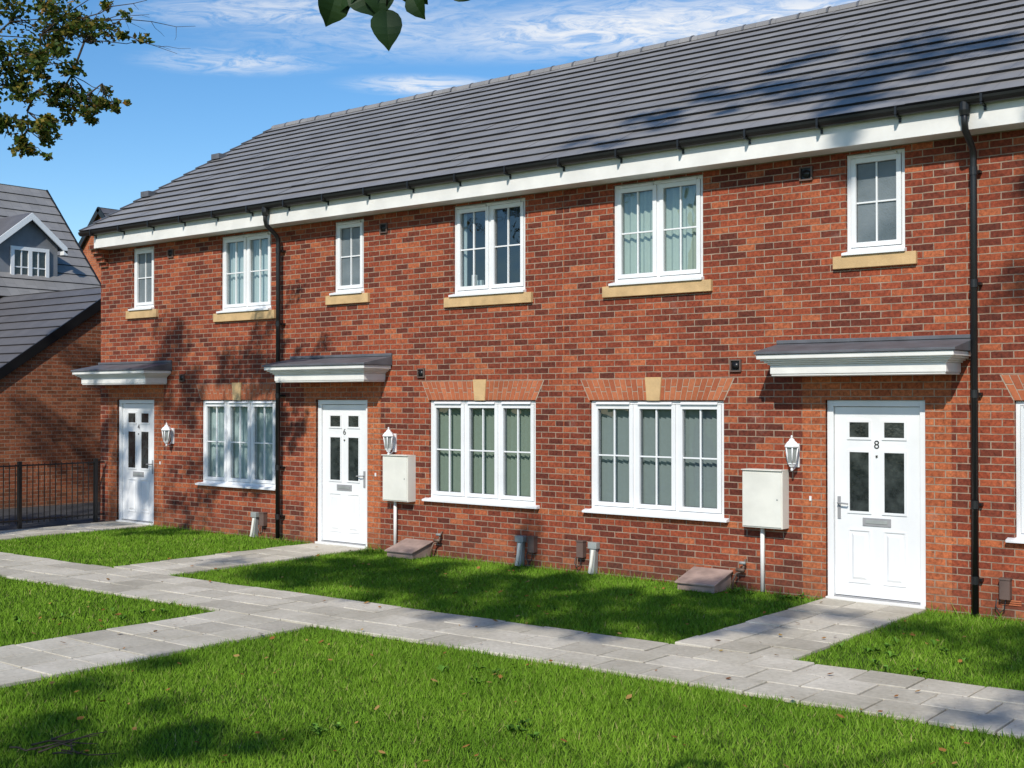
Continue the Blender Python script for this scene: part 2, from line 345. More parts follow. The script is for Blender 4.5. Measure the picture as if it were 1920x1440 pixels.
def window(w,i):
    x0,x1,z0,z1,nc,kind=w
    f=MB(); yf=.035
    fw=.045
    f.box(x0+.003,x0+fw,yf,yf+.07,z0+.002,z1-.003,M_white); f.box(x1-fw,x1-.003,yf,yf+.07,z0+.002,z1-.003,M_white)
    f.box(x0+fw,x1-fw,yf,yf+.07,z1-fw,z1-.003,M_white); f.box(x0+fw,x1-fw,yf,yf+.07,z0+.002,z0+fw,M_white)
    cw=(x1-x0-2*fw)/nc; g=MB()
    for k in range(nc):
        a=x0+fw+cw*k; b=a+cw
        if k: f.box(a-.02,a+.02,yf+.006,yf+.068,z0+fw,z1-fw,M_white)
        a+=.006 if k==0 else .022; b-=.006 if k==nc-1 else .022
        c=z0+fw+.005; d=z1-fw-.005; s=.052; y=yf-.012
        f.box(a,a+s,y,y+.06,c,d,M_white); f.box(b-s,b,y,y+.06,c,d,M_white)
        f.box(a+s,b-s,y,y+.06,c,c+s,M_white); f.box(a+s,b-s,y,y+.06,d-s,d,M_white)
        m=(a+b)/2; q=(c+d)/2
        f.box(m-.009,m+.009,y+.022,y+.05,c+s,d-s,M_white)
        f.box(a+s,m-.009,y+.022,y+.05,q-.009,q+.009,M_white); f.box(m+.009,b-s,y+.022,y+.05,q-.009,q+.009,M_white)
        gm=M_frost if kind=='frost' else M_glass
        g.poly([(a+s-.005,y+.04,c+s-.005),(b-s+.005,y+.04,c+s-.005),(b-s+.005,y+.04,d-s+.005),(a+s-.005,y+.04,d-s+.005)],gm)
        for (p0,p1,p2,p3) in ((a+s,a+s+.005,c+s,d-s),(b-s-.005,b-s,c+s,d-s),(a+s+.005,b-s-.005,c+s,c+s+.005),(a+s+.005,b-s-.005,d-s-.005,d-s)):
            f.box(p0,p1,y+.034,y+.039,p2,p3,M_black)
        f.hexa([(a+.04,yf-.045,z1-.045),(b-.04,yf-.045,z1-.045),(b-.04,yf,z1-.05),(a+.04,yf,z1-.05),(a+.04,yf-.03,z1-.022),(b-.04,yf-.03,z1-.022),(b-.04,yf,z1-.012),(a+.04,yf,z1-.012)],M_white)
    e=.07 if nc==3 else .02
    f.hexa([(x0-e,-.075,z0-.038),(x1+e,-.075,z0-.038),(x1+e,-.002,z0-.038),(x0-e,-.002,z0-.038),(x0-e,-.075,z0-.012),(x1+e,-.075,z0-.012),(x1+e,-.002,z0+.006),(x0-e,-.002,z0+.006)],M_white)
    f.box(x0+.002,x1-.002,-.004,yf+.01,z0+.001,z0+.008,M_white)
    f.build('window_frame_%d'%i,house,0.003)
    g.build('window_glass_%d'%i,house)
    c=MB()
    def drape(a,b,amp,wl,mat,z_lo=z0+.03,z_hi=z1-.02,yy=.145,noi=.25):
        n=max(8,int((b-a)/.012)); pts=[]; ph=random.random()*6
        for k in range(n+1):
            t=a+(b-a)*k/n; pts.append((t,yy+amp*math.sin(t*2*math.pi/wl+ph+noi*4*math.sin(t*7+ph))))
        for k in range(n):
            (xa,ya),(xb,yb)=pts[k],pts[k+1]
            c.poly([(xa,ya,z_lo),(xb,yb,z_lo),(xb,yb,z_hi),(xa,ya,z_hi)],mat)
    def vblind(a,b,mat,ang):
        t=a
        while t<b-.05:
            dx=.041*math.cos(ang); dy=.041*math.sin(ang); an=random.uniform(-.08,.08)
            c.poly([(t-dx,.155-dy+an*.05,z0+.03),(t+dx,.155+dy,z0+.03),(t+dx,.155+dy,z1-.02),(t-dx,.155-dy+an*.05,z1-.02)],mat); t+=.078
    W=x1-x0
    if kind=='curtw': drape(x0,x1,.012,.10,M_curt_w)
    elif kind=='curtg': drape(x0,x0+W*.47,.016,.09,M_curt_l); drape(x0+W*.53,x1,.016,.09,M_curt_l)
    elif kind=='blindw': drape(x0,x1,.010,.09,M_curt_w)
    elif kind=='blindg': vblind(x0+.05,x1,M_curt_g,.6)
    elif kind=='blindb': vblind(x0+.05,x1,M_curt_b,.4)
    elif kind=='dark':
        c.box(x0+.12,x0+.18,.25,.3,z0,z0+.28,M_white); c.box(x0+.22,x0+.30,.25,.3,z0,z0+.2,M_curt_w); drape(x0,x0+.12,.02,.08,M_curt_w)
    if c.f: c.build('window_curtain_%d'%i,house)
    if z0>2:
        s=MB(); s.box(x0-.13,x1+.13,-.05,.03,z0-.175,z0-.040,M_stone); s.build('stone_sill_%d'%i,house,0.006)
for i,w in enumerate(wins): window(w,i+1)

def text(s,x,y,z,size,mat,parent,name):
    cu=bpy.data.curves.new(name,'FONT'); cu.body=s; cu.size=size; cu.align_x='CENTER'; cu.align_y='CENTER'; cu.extrude=.002
    cu.materials.append(mat); o=bpy.data.objects.new(name,cu); col.objects.link(o)
    o.location=(x,y,z); o.rotation_euler=(rad(90),0,0); o.parent=parent; return o
def door(xc,hd,num,i):
    f=MB(); y=.05
    f.box(xc-DW+.003,xc-DW+.07,y-.02,y+.07,0.02,2.137,M_white); f.box(xc+DW-.07,xc+DW-.003,y-.02,y+.07,0.02,2.137,M_white)
    f.box(xc-DW+.07,xc+DW-.07,y-.02,y+.07,2.07,2.137,M_white)
    f.box(xc-DW+.003,xc+DW-.003,-.03,y+.07,-.02,.02,M_white2)
    f.box(xc-DW+.07,xc+DW-.07,y-.01,y+.05,.02,.035,M_steel)
    f.build('door_frame_%d'%i,house,0.004)
    f=MB(); l,r,b,t=xc-DW+.075,xc+DW-.075,.04,2.064; yl=y+.015
    f.box(l,r,yl,yl+.045,b,t,M_white)
    f.build('door_leaf_%d'%i,house,0.003)
    f=MB()
    for sx in (-1,1):
        a,c=sorted((xc+sx*.085,xc+sx*.30))
        for z0,z1 in ((1.74,1.90),(.95,1.58)):
            m=.026; yy=yl-.012
            f.box(a-m,a,yy,yl,z0-m,z1+m,M_white); f.box(c,c+m,yy,yl,z0-m,z1+m,M_white)
            f.box(a,c,yy,yl,z0-m,z0,M_white); f.box(a,c,yy,yl,z1,z1+m,M_white)
            f.box(a,c,yl-.004,yl-.001,z0,z1,M_dglass)
        for z0,z1 in ((.20,.74),):
            m=.016
            f.box(a-m,a,yl-.010,yl,z0-m,z1+m,M_white); f.box(c,c+m,yl-.010,yl,z0-m,z1+m,M_white)
            f.box(a,c,yl-.010,yl,z0-m,z0,M_white); f.box(a,c,yl-.010,yl,z1,z1+m,M_white)
            q=.045
            f.hexa([(a+.02,yl,z0+.02),(c-.02,yl,z0+.02),(c-.02,yl,z1-.02),(a+.02,yl,z1-.02),(a+q,yl-.012,z0+q),(c-q,yl-.012,z0+q),(c-q,yl-.012,z1-q),(a+q,yl-.012,z1-q)],M_white)
    f.build('door_panels_%d'%i,house,0.003)
    f=MB()
    f.box(xc-.155,xc+.155,yl-.012,yl-.001,.80,.885,M_steel); f.box(xc-.12,xc+.12,yl-.018,yl-.011,.825,.862,M_grey)
    hx=xc+hd*(DW-.125)
    f.box(hx-.018,hx+.018,yl-.012,yl-.001,.86,1.10,M_steel)
    f.tube([(hx,yl-.01,1.03),(hx,yl-.05,1.03),(hx-hd*.03,yl-.055,1.03),(hx-hd*.12,yl-.055,1.025)],.009,M_steel,8)
    f.lathe(xc,yl-.004,[(0.0,1.552),(.012,1.552),(.012,1.53),(0,1.53)],M_ink,8)
    f.build('door_furniture_%d'%i,house,0.002)
    if num: text(num,xc,yl-.003,1.66,.125,M_ink,house,'door_number_%d'%i)
    c=MB(); W=1.06; p=.55; xq=xc-.035
    for ins,z0,z1 in ((.12,2.395,2.415),(.11,2.415,2.515),(.088,2.515,2.535),(.06,2.535,2.555),(.03,2.555,2.575),(0,2.575,2.625)):
        c.box(xq-W+ins,xq+W-ins,-p+ins,-.007,z0,z1,M_white2)
    c.build('door_canopy_%d'%i,house,0.008)
    c=MB()
    c.hexa([(xq-W-.02,-p-.02,2.627),(xq+W+.02,-p-.02,2.627),(xq+W+.02,-.003,2.627),(xq-W-.02,-.003,2.627),
            (xq-W-.02,-p-.02,2.655),(xq+W+.02,-p-.02,2.655),(xq+W+.02,-.003,2.76),(xq-W-.02,-.003,2.76)],M_lead)
    c.box(xq-W-.02,xq+W+.02,-.03,-.002,2.761,2.80,M_lead)
    c.build('door_canopy_roof_%d'%i,house,0.005)
for i,d in enumerate(doors): door(*d,i+1)

# roof
Y0,Z0=-.36,5.10; sl=math.atan2(RZ+.08-Z0,RY-Y0); LEN=math.hypot(RY-Y0,RZ+.08-Z0); NC=16; gg=LEN/NC
def rp(s,h): return (Y0+s*math.cos(sl)-h*math.sin(sl), Z0+s*math.sin(sl)+h*math.cos(sl))
VX0,VX1=-19.58,7.4
mb=MB()
rnd=random.Random(3)
for k in range(NC):
    s0=k*gg; s1=(k+1)*gg+.035
    x=VX0; 
    while x<VX1-.01:
        xn=min(VX1,x+rnd.choice((.33,.66,1.0,1.33)));j=rnd.uniform(-.003,.003)
        A=rp(s0,.036+j);B=rp(s1,.006+j);C=rp(s0,.014+j)
        mb.poly([(x,*A),(xn,*A),(xn,*B),(x,*B)],M_roof)
        mb.poly([(x,*C),(xn,*C),(xn,*A),(x,*A)],M_black)  # butt and undercut black: the shadow gap is put into the colour
        D=rp(s0+.05,.012+j)
        mb.poly([(x,*D),(xn,*D),(xn,*C),(x,*C)],M_black)
        x=xn
    for X in (VX0,VX1):
        mb.poly([(X,*rp(s0,.040)),(X,*rp(s1,.006)),(X,*rp(s1,-.05)),(X,*rp(s0,-.05))],M_lead)
a=rp(0,-.001);b=rp(LEN,-.001)
mb.poly([(VX0,*a),(VX1,*a),(VX1,*b),(VX0,*b)],M_black)
mb.poly([(VX0,RY,RZ+.08),(VX1,RY,RZ+.08),(VX1,2*RY-Y0,Z0),(VX0,2*RY-Y0,Z0)],M_roof)
for k in range(NC):
    s0=k*gg; q=[rp(s0,.052),rp(s0+gg,.03),rp(s0+gg,-.06),rp(s0,-.06)]
    mb.idx([(VX0-.03,*p) for p in q]+[(VX0+.05,*p) for p in q],[(0,1,2,3),(4,7,6,5),(0,4,5,1),(0,3,7,4),(1,5,6,2),(2,6,7,3)],M_lead)
for s_ in (LEN*.30,LEN*.66):
    a=rp(s_,.03); mb.box(VX0+.02,VX0+.26,a[0]-.1,a[0]+.1,a[1]-.03,a[1]+.07,M_lead)
mb.build('roof',house)
mb=MB()
x=VX0
while x<VX1:
    dz=rnd.uniform(-.006,.006)
    pr=[(RY+.12*math.cos(t),RZ+.04+dz+.10*math.sin(t)) for t in [math.pi*i/8 for i in range(9)]]
    mb.extr_x(pr,x+.004,x+.44,M_roof)
    pr=[(RY+.128*math.cos(t),RZ+.04+dz+.108*math.sin(t)) for t in [math.pi*i/8 for i in range(9)]]
    mb.extr_x(pr,x+.42,x+.45,M_lead)
    x+=.45
mb.build('ridge_tiles',house)
mb=MB()
FX0=XL+.24
mb.box(FX0,VX1-.1,-.30,-.275,4.80,5.05,M_white2)
mb.box(FX0,VX1-.1,-.2748,-.002,4.805,4.825,M_white2)
mb.build('fascia_board',house,0.003)
mb=MB()
pr=[]
for i in range(9): 
    t=math.pi+math.pi*i/8; pr.append((-.365+.062*math.cos(t),5.095+.07*math.sin(t)))
for i in range(8,-1,-1):
    t=math.pi+math.pi*i/8; pr.append((-.365+.055*math.cos(t),5.095+.063*math.sin(t)))
mb.extr_x(pr,VX0+.02,VX1,M_black)
x=VX0+.4
while x<VX1:
    mb.box(x-.010,x+.010,-.435,-.301,5.005,5.024,M_black); mb.box(x-.012,x+.012,-.315,-.301,4.965,5.004,M_black)
    mb.box(x-.012,x+.012,-.437,-.425,5.03,5.11,M_black)
    x+=.85
mb.build('gutter',house)
for nm,X in (('downpipe_1',-14.56),('downpipe_2',-4.06)):
    mb=MB(); yy=-.11
    mb.tube([(X,-.365,5.06),(X,-.365,4.86),(X,-.345,4.79),(X,-.16,4.66),(X,yy-.01,4.61),(X,yy,4.54),(X,yy,4.3),(X,yy,0.02)],.034,M_black,12)
    mb.lathe(X,-.365,[(.055,5.08),(.055,4.98),(.045,4.93)],M_black,12)
    for z in (4.42,3.3,2.2,1.1,.35):
        mb.lathe(X,yy,[(.034,z-.04),(.040,z-.04),(.040,z+.04),(.034,z+.04)],M_black,12); mb.box(X-.05,X+.05,-.065,-.001,z-.014,z+.014,M_black)
    mb.build(nm,house)
mb=MB()
for X,Z,s in ((-11.66,2.51,.065),(-6.77,2.53,.07),(-12.39,4.59,.07),(-5.90,4.62,.075),(-17.42,4.6,.07),(-17.1,2.5,.06)):
    mb.box(X-s,X-s+.015,-.03,-.001,Z-s,Z+s,M_brown);mb.box(X+s-.015,X+s,-.03,-.001,Z-s,Z+s,M_brown)
    mb.box(X-s+.015,X+s-.015,-.03,-.001,Z-s,Z-s+.015,M_brown);mb.box(X-s+.015,X+s-.015,-.03,-.001,Z+s-.015,Z+s,M_brown)
    mb.box(X-s+.015,X+s-.015,-.006,-.001,Z-s+.015,Z+s-.015,M_black)
    mb.tube([(X,-.025,Z),(X,-.008,Z)],s*.62,M_black,12)
mb.build('wall_vents',house)
mb=MB()
for X in (-5.86,-12.55,-17.7): mb.box(X-.012,X+.012,-.018,-.001,1.04,1.09,M_white)
mb.build('door_bells',house)
mb=MB()
for X in (-3.75,-9.9,-15.2):
    for k in range(3): mb.box(X-.1,X+.1,-.012,-.001,.12+k*.02,.132+k*.02,M_soldier)
mb.build('air_bricks',house)

# ------------------------------------------------------------------ wall fittings
def lantern(X,Z=1.36):
    mb=MB(); cy=-.135
    mb.box(X-.032,X+.032,-.022,-.001,Z+.04,Z+.30,M_white)
    mb.tube([(X,-.02,Z+.10),(X,-.07,Z+.03),(X,-.115,Z+.02),(X,cy,Z+.05)],.009,M_white,6)
    mb.lathe(X,cy,[(0,Z+.0),(.012,Z+.005),(.016,Z+.02),(.010,Z+.035),(.028,Z+.05),(.040,Z+.075),(.050,Z+.08),(.050,Z+.092),(0,Z+.093)],M_white,6)
    mb.lathe(X,cy,[(.036,Z+.093),(.062,Z+.265)],M_grey,6)
    for k in range(6):
        t=2*math.pi*k/6
        mb.tube([(X+.046*math.cos(t),cy+.046*math.sin(t),Z+.088),(X+.072*math.cos(t),cy+.072*math.sin(t),Z+.27)],.008,M_white,5)
    mb.lathe(X,cy,[(0,Z+.262),(.084,Z+.262),(.090,Z+.272),(.084,Z+.282),(.060,Z+.315),(.034,Z+.335),(.030,Z+.350),(.018,Z+.358),(.008,Z+.365),(.014,Z+.378),(.007,Z+.392),(0,Z+.395)],M_white,6)
    o=mb.build('wall_lantern'); return o
for X in (-6.02,-12.17,-17.35,.35): lantern(X)
def meter(X0,X1,px):
    mb=MB(); 
    mb.box(X0,X1,-.16,-.001,.72,1.355,M_cream)
    mb.box(X0+.012,X1-.012,-.172,-.161,.735,1.34,M_cream)
    mb.box(X0+.0,X1+.0,-.19,-.001,1.356,1.368,M_cream)
    mb.tube([((X0*.12+X1*.88),-.176,1.04),((X0*.12+X1*.88),-.170,1.04)],.010,M_grey,8)
    mb.build('meter_box',None,0.006)
    mb=MB(); mb.tube([(px,-.05,.72),(px,-.05,0.0)],.024,M_white2,10); o=mb.build('conduit_pipe')
meter(-6.61,-6.12,-6.42); meter(-12.26,-11.77,-12.12); meter(1.2-.9,.75,.6)
def gasbox(X):
    mb=MB(); w=.24; X0=X
    mb.hexa([(X-w,-.42,-.02),(X+w,-.42,-.02),(X+w,-.03,-.02),(X-w,-.03,-.02),(X-w,-.42,.055),(X+w,-.42,.055),(X+w,-.03,.175),(X-w,-.03,.175)],M_gasb)
    mb.hexa([(X-w-.02,-.45,.056),(X+w+.02,-.45,.056),(X+w+.02,-.02,.18),(X-w-.02,-.02,.18),(X-w-.02,-.45,.078),(X+w+.02,-.45,.078),(X+w+.02,-.02,.203),(X-w-.02,-.02,.203)],M_gasb)
    mb.build('gas_meter_box',None,0.008)
    mb=MB()
    mb.tube([(X+.30,-.12,.0),(X+.31,-.12,.10),(X+.34,-.10,.18),(X+.39,-.06,.20),(X+.41,-.05,.27),(X+.41,-.02,.33),(X+.41,.01,.33)],.013,M_copper,8)
    mb.tube([(X+.33,-.08,.22),(X+.43,-.08,.22)],.022,M_copper,8)
    mb.tube([(X+.37,-.08,.30),(X+.44,-.07,.30)],.018,M_grey,8)
    mb.build('gas_pipe')
gasbox(-7.06); gasbox(-11.68)
def cablebox(X,flip=1,both=True):
    if both:
        mb=MB()
        mb.box(X-.065,X+.065,-.085,-.001,.30,.38,M_grey)
        mb.hexa([(X-.035,-.10,-.01),(X+.035,-.10,-.01),(X+.035,-.01,-.01),(X-.035,-.01,-.01),(X-.045,-.07,.298),(X+.045,-.07,.298),(X+.045,-.005,.298),(X-.045,-.005,.298)],M_grey)
        mb.tube([(X-.02,-.11,.0),(X,-.10,.13),(X+.01,-.08,.29)],.022,M_cream,8)
        mb.build('cable_entry_box',None,0.006)
    X2=X+.19*flip
    mb=MB()
    mb.box(X2-.05,X2+.05,-.08,-.001,.18,.37,M_brown); mb.box(X2-.055,X2+.055,-.088,-.001,.371,.39,M_brown)
    mb.tube([(X2,-.04,.18),(X2-.01,-.05,.08),(X2-.05,-.06,.05),(X2-.09,-.06,.10),(X2-.09,-.03,.18)],.007,M_black,6)
    mb.build('phone_junction_box',None,0.008)
cablebox(-9.87,1); cablebox(-8.72,-1); cablebox(-15.17,1); cablebox(-3.98,1,False)

# ------------------------------------------------------------------ ground, paths
mb=MB(); mb.poly([(-600,-600,-.03),(600,-600,-.03),(600,600,-.03),(-600,600,-.03)],M_ground); mb.build('ground')
mb=MB(); mb.poly([(-23.2,-9,-.018),(-19.12,-9,-.018),(-19.12,0,-.018),(-19.6,0,-.018),(-19.6,8,-.018),(-23.2,8,-.018)],M_asph); mb.build('side_driveway')
sk=.034
def yfar(x): return -3.13+sk*(x+4)
def ynear(x): return -4.38+sk*(x+4)
slabs=MB(); base=MB()
sr=random.Random(11)
def slab(p4):
    c=(sum(p[0] for p in p4)/4,sum(p[1] for p in p4)/4)
    h=[sr.uniform(-.004,.004) for _ in range(4)]
    dz=sr.uniform(-.004,.004)
    q=[]
    for (x,y) in p4:
        L_=math.hypot(x-c[0],y-c[1]); f=1-.0085/L_*1.4
        q.append((c[0]+(x-c[0])*f+sr.uniform(-.002,.002),c[1]+(y-c[1])*f+sr.uniform(-.002,.002)))
    e=.982
    top=[(c[0]+(x-c[0])*e,c[1]+(y-c[1])*e,dz+hh) for (x,y),hh in zip(q,h)]
    mid=[(x,y,dz+hh-.005) for (x,y),hh in zip(q,h)]
    bot=[(x,y,-.028) for (x,y) in q]
    slabs.idx(top+mid+bot,[(0,1,2,3)]+[(i+4,(i+1)%4+4,(i+1)%4,i) for i in range(4)]+[(i+8,(i+1)%4+8,(i+1)%4+4,i+4) for i in range(4)],M_slab)
S=.45
for r in range(3):
    x=-30-(.2 if r%2 else 0)
    while x<9:
        a,b=x,x+S
        def yy(xx,rr): return ynear(xx)+(yfar(xx)-ynear(xx))*rr/3
        slab([(a,yy(a,r)),(b,yy(b,r)),(b,yy(b,r+1)),(a,yy(a,r+1))])
        x+=S
base.poly([(-30,ynear(-30)+.01,-.024),(9,ynear(9)+.01,-.024),(9,yfar(9)-.01,-.024),(-30,yfar(-30)-.01,-.024)],M_soil)
def cross(x0,x1,ya,yb,nc):
    w=(x1-x0)/nc
    for c in range(nc):
        ytop=yb
        while ytop>ya+.02:
            yl=max(ya,ytop-S)
            slab([(x0+c*w,yl),(x0+(c+1)*w,yl),(x0+(c+1)*w,ytop),(x0+c*w,ytop)])
            ytop=yl
    base.poly([(x0+.01,ya,-.020),(x1-.01,ya,-.020),(x1-.01,yb,-.020),(x0+.01,yb,-.020)],M_soil)
cross(-19.05,-17.93,yfar(-18.5)+.02,-.04,3)
cross(-13.86,-12.70,yfar(-13.3)+.02,-.04,3)
cross(-5.69,-4.57,yfar(-5.1)+.02,-.04,3)
cross(-1.1,0.02,yfar(-.5)+.02,-.04,3)
cross(-10.15,-8.80,-14,ynear(-9.5)-.02,3)
slabs.build('footpath'); base.build('path_bedding')

CAM=np.array([0,-12.5]); th=rad(38.8); c_,s_=math.cos(th),math.sin(th)
def edge_noise(t): return 0.035*np.sin(t*5.1)+0.025*np.sin(t*13.7+1)+.015*np.sin(t*31+2)
def on_path(x,y,m=0.0):
    e1=edge_noise(x); e2=edge_noise(y+3); 
    yf=-3.13+sk*(x+4); yn=-4.38+sk*(x+4)
    p=(y<yf-m+e1*.6)&(y>yn+m+e1*.6)
    for a,b,lo,hi in ((-19.05,-17.93,-4,0.1),(-13.86,-12.70,-4,.1),(-5.69,-4.57,-4,.1),(-1.1,.02,-4,.1),(-10.15,-8.80,-14,-4.3)):
        p|=(x>a+m+e2*.6)&(x<b-m+e2*.6)&(y>lo)&(y<hi)
    return p
def infrustum(x,y,m=1.2,dmin=6.3):
    rx=x-CAM[0]; ry=y-CAM[1]; d=-rx*s_+ry*c_; r=rx*c_+ry*s_
    return (d>dmin)&(np.abs(r)<d*.4175+m)
def vnoise(x,y):
    return (np.sin(x*1.3+y*.7)+np.sin(x*.6-y*1.9+2)+np.sin(x*3.1+1.3*y+4)*.6+np.sin(y*4.3-x*2.1)*.5)/3.1
def grass(x0,x1,y0,y1,dens,h,wd):
    n=int((x1-x0)*(y1-y0)*dens)
    x=rng.uniform(x0,x1,n); y=rng.uniform(y0,y1,n)
    k=infrustum(x,y)&~on_path(x,y)&(y<-.02)
    x=x[k];y=y[k]; n=len(x)
    nz=vnoise(x,y)
    k=rng.random(n)<(0.85+.15*nz); x=x[k];y=y[k];nz=nz[k]; n=len(x)
    hh=h*(0.55+rng.random(n)**2*.8)*(1+.22*nz)
    a=rng.uniform(0,2*math.pi,n); ln=rng.uniform(.2,1.0,n)*hh
    b=rng.uniform(0,2*math.pi,n)
    w=wd*rng.uniform(.7,1.3,n)
    V=np.zeros((n,3,3))
    dx=np.cos(a)*w/2; dy=np.sin(a)*w/2; z=-.03
    V[:,0]=np.stack([x-dx,y-dy,np.full(n,z)],1); V[:,1]=np.stack([x+dx,y+dy,np.full(n,z)],1)
    lx=np.cos(b)*ln; ly=np.sin(b)*ln
    V[:,2]=np.stack([x+lx,y+ly,z+hh],1)
    return V.reshape(-1,3)
parts=[grass(-9,2.5,-9.5,-4.2,5200,.050,.0085),
       grass(-13,-4.5,-3.6,0,3800,.044,.010),
       grass(-4.6,0,-3.4,0,3800,.046,.009),
       grass(-18.2,-13.7,-4.0,0,2600,.045,.013),
       grass(-18,-10,-9.5,-4.4,2800,.05,.011),
       grass(-18,-2,-.16,0,900,.11,.009)]
np_mesh('grass',np.concatenate(parts),3,M_grass)

def scatter_leaves(n):
    x=rng.uniform(-14,1,n);y=rng.uniform(-9.3,0,n)
    k=infrustum(x,y); x=x[k];y=y[k];n=len(x)
    V=[]
    for i in range(n):
        onp=on_path(np.array([x[i]]),np.array([y[i]]))[0]
        if onp and rng.random()<.5: continue
        s=rng.uniform(.012,.034); a=rng.uniform(0,6.28); z=(.008 if onp else rng.uniform(.0,.02))
        u=Vector((math.cos(a),math.sin(a),rng.uniform(-.4,.4)))*s; v=Vector((-math.sin(a),math.cos(a),rng.uniform(-.5,.5)))*s*.65
        c=Vector((x[i],y[i],z+.01))
        V+=[c-u,c-u*.2-v,c+u*.5-v*.6,c+u,c+u*.4+v*.8,c-u*.3+v]
    return np.array([tuple(v) for v in V])
np_mesh('fallen_leaves',scatter_leaves(560),6,M_fallen)
V=[]
for (x,y,sp) in [(-4.9,-6.3,.12),(-6.2,-5.2,.15),(-3.4,-6.9,.1),(-3.9,-2.1,.2),(-4.2,-2.6,.15),(-3.6,-2.9,.2),(-11.0,-6.0,.2),(-10.6,-5.3,.2),(-2.6,-6.0,.1),(-5.9,-7.1,.08),(-6.6,-.35,.1),(-12.3,-.3,.1),(-6.0,-.3,.1)]:
    for q in range(4):
        cx=x+rng.normal(0,sp);cy=y+rng.normal(0,sp)
        for k in range(7):
            a=rng.uniform(0,6.28); l=rng.uniform(.03,.075); w=l*.24
            d=np.array([math.cos(a),math.sin(a)]); p=np.array([-d[1],d[0]]); h=rng.uniform(.02,.05)
            V+=[(cx,cy,.0),(cx+d[0]*l*.5-p[0]*w,cy+d[1]*l*.5-p[1]*w,h),(cx+d[0]*l,cy+d[1]*l,h*.8),(cx+d[0]*l*.5+p[0]*w,cy+d[1]*l*.5+p[1]*w,h)]
np_mesh('weeds',np.array(V),4,M_weed)
V=[]
for i in range(900):
    x=rng.uniform(-13,-2); y=ynear(x)+rng.uniform(0,1)**.5*1.25 if rng.random()<.5 else yfar(x)-rng.uniform(0,1)**2*1.2
    if rng.random()<.25: x=rng.uniform(-10.1,-8.85); y=rng.uniform(-8.5,-4.6)
    a=rng.uniform(0,6.28); l=rng.uniform(.008,.022); d=np.array([math.cos(a),math.sin(a)])*l
    V+=[(x,y,.010),(x+d[0],y+d[1],.012),(x+d[0]*.5-d[1]*.3,y+d[1]*.5+d[0]*.3,.011)]
np_mesh('grass_clippings',np.array(V),3,M_fallen)
mb=MB()
tx,ty=-6.95,-8.42
for k in range(9):
    a=rng.uniform(-.6,.9); p=Vector((tx+rng.uniform(-.25,.25),ty+rng.uniform(-.2,.2),.02)); pts=[p]
    for j in range(4): p=p+Vector((math.cos(a)*.10,math.sin(a)*.10,rng.uniform(-.01,.04))); a+=rng.uniform(-.4,.4); pts.append(p)
    mb.tube(pts,[.007,.006,.005,.004,.002],M_bark,5)
mb.build('fallen_twigs')

# ------------------------------------------------------------------ fence
fe=MB(); FX=-19.3
y=-.15
while y>-9:
    fe.box(FX-.006,FX+.006,y-.006,y+.006,.06,1.06,M_black); y-=.105
fe.box(FX-.02,FX+.02,-9,-.05,1.02,1.045,M_black); fe.box(FX-.02,FX+.02,-9,-.05,.10,.125,M_black)
for y in (-.22,-2.0+.35,-3.4,-5.2,-7.0): fe.box(FX-.03,FX+.03,y-.03,y+.03,-.03,1.10,M_black)
fe.build('metal_fence')

# ------------------------------------------------------------------ neighbouring buildings (left)
g=empty('brick_garage')
mb=MB(); GX=-23; ry,rz=2.75,4.58; ey,ez=-.9,2.10
mb.poly([(GX,ey+.25,-.05),(GX,6.15,-.05),(GX,6.15,2.25),(GX,ry,rz-.06),(GX,ey+.25,2.25)],M_brick3)
mb.poly([(GX,ey+.25,-.05),(GX-9,ey+.25,-.05),(GX-9,ey+.25,2.25),(GX,ey+.25,2.25)],M_brick3)
mb.build('walls',g)
def course_roof(name,parent,x0,x1,ya,za,yb,zb,n,mat,axis='x',verge=True):
    mb=MB(); s=math.atan2(zb-za,abs(yb-ya)); sg=1 if yb>ya else -1; ln=math.hypot(yb-ya,zb-za); q=ln/n
    def rp2(t,h): return (ya+sg*(t*math.cos(s)-h*math.sin(s)), za+t*math.sin(s)+h*math.cos(s))
    def P(x,c): return (x,c[0],c[1]) if axis=='x' else (c[0],x,c[1])
    for k in range(n):
        A=rp2(k*q,.035);B=rp2((k+1)*q+.03,.006);C=rp2(k*q,.0)
        mb.poly([P(x0,A),P(x1,A),P(x1,B),P(x0,B)],mat); mb.poly([P(x0,C),P(x1,C),P(x1,A),P(x0,A)],M_black)  # black course butts paint in the shade line under the tiles
    if verge:
        for X in (x0,x1):
            a=rp2(0,.05);b=rp2(ln,.05);c=rp2(ln,-.14);d=rp2(0,-.14)
            mb.idx([P(X-.02,t) for t in (a,b,c,d)]+[P(X+.02,t) for t in (a,b,c,d)],[(0,1,2,3),(4,7,6,5),(0,4,5,1),(0,3,7,4),(1,5,6,2),(2,6,7,3)],M_black)
    mb.build(name,parent)
course_roof('roof_front',g,GX-9,GX+.06,ey,ez,ry,rz,13,M_roof2)
course_roof('roof_back',g,GX-9,GX+.06,2*ry-ey,ez,ry,rz,13,M_roof2)

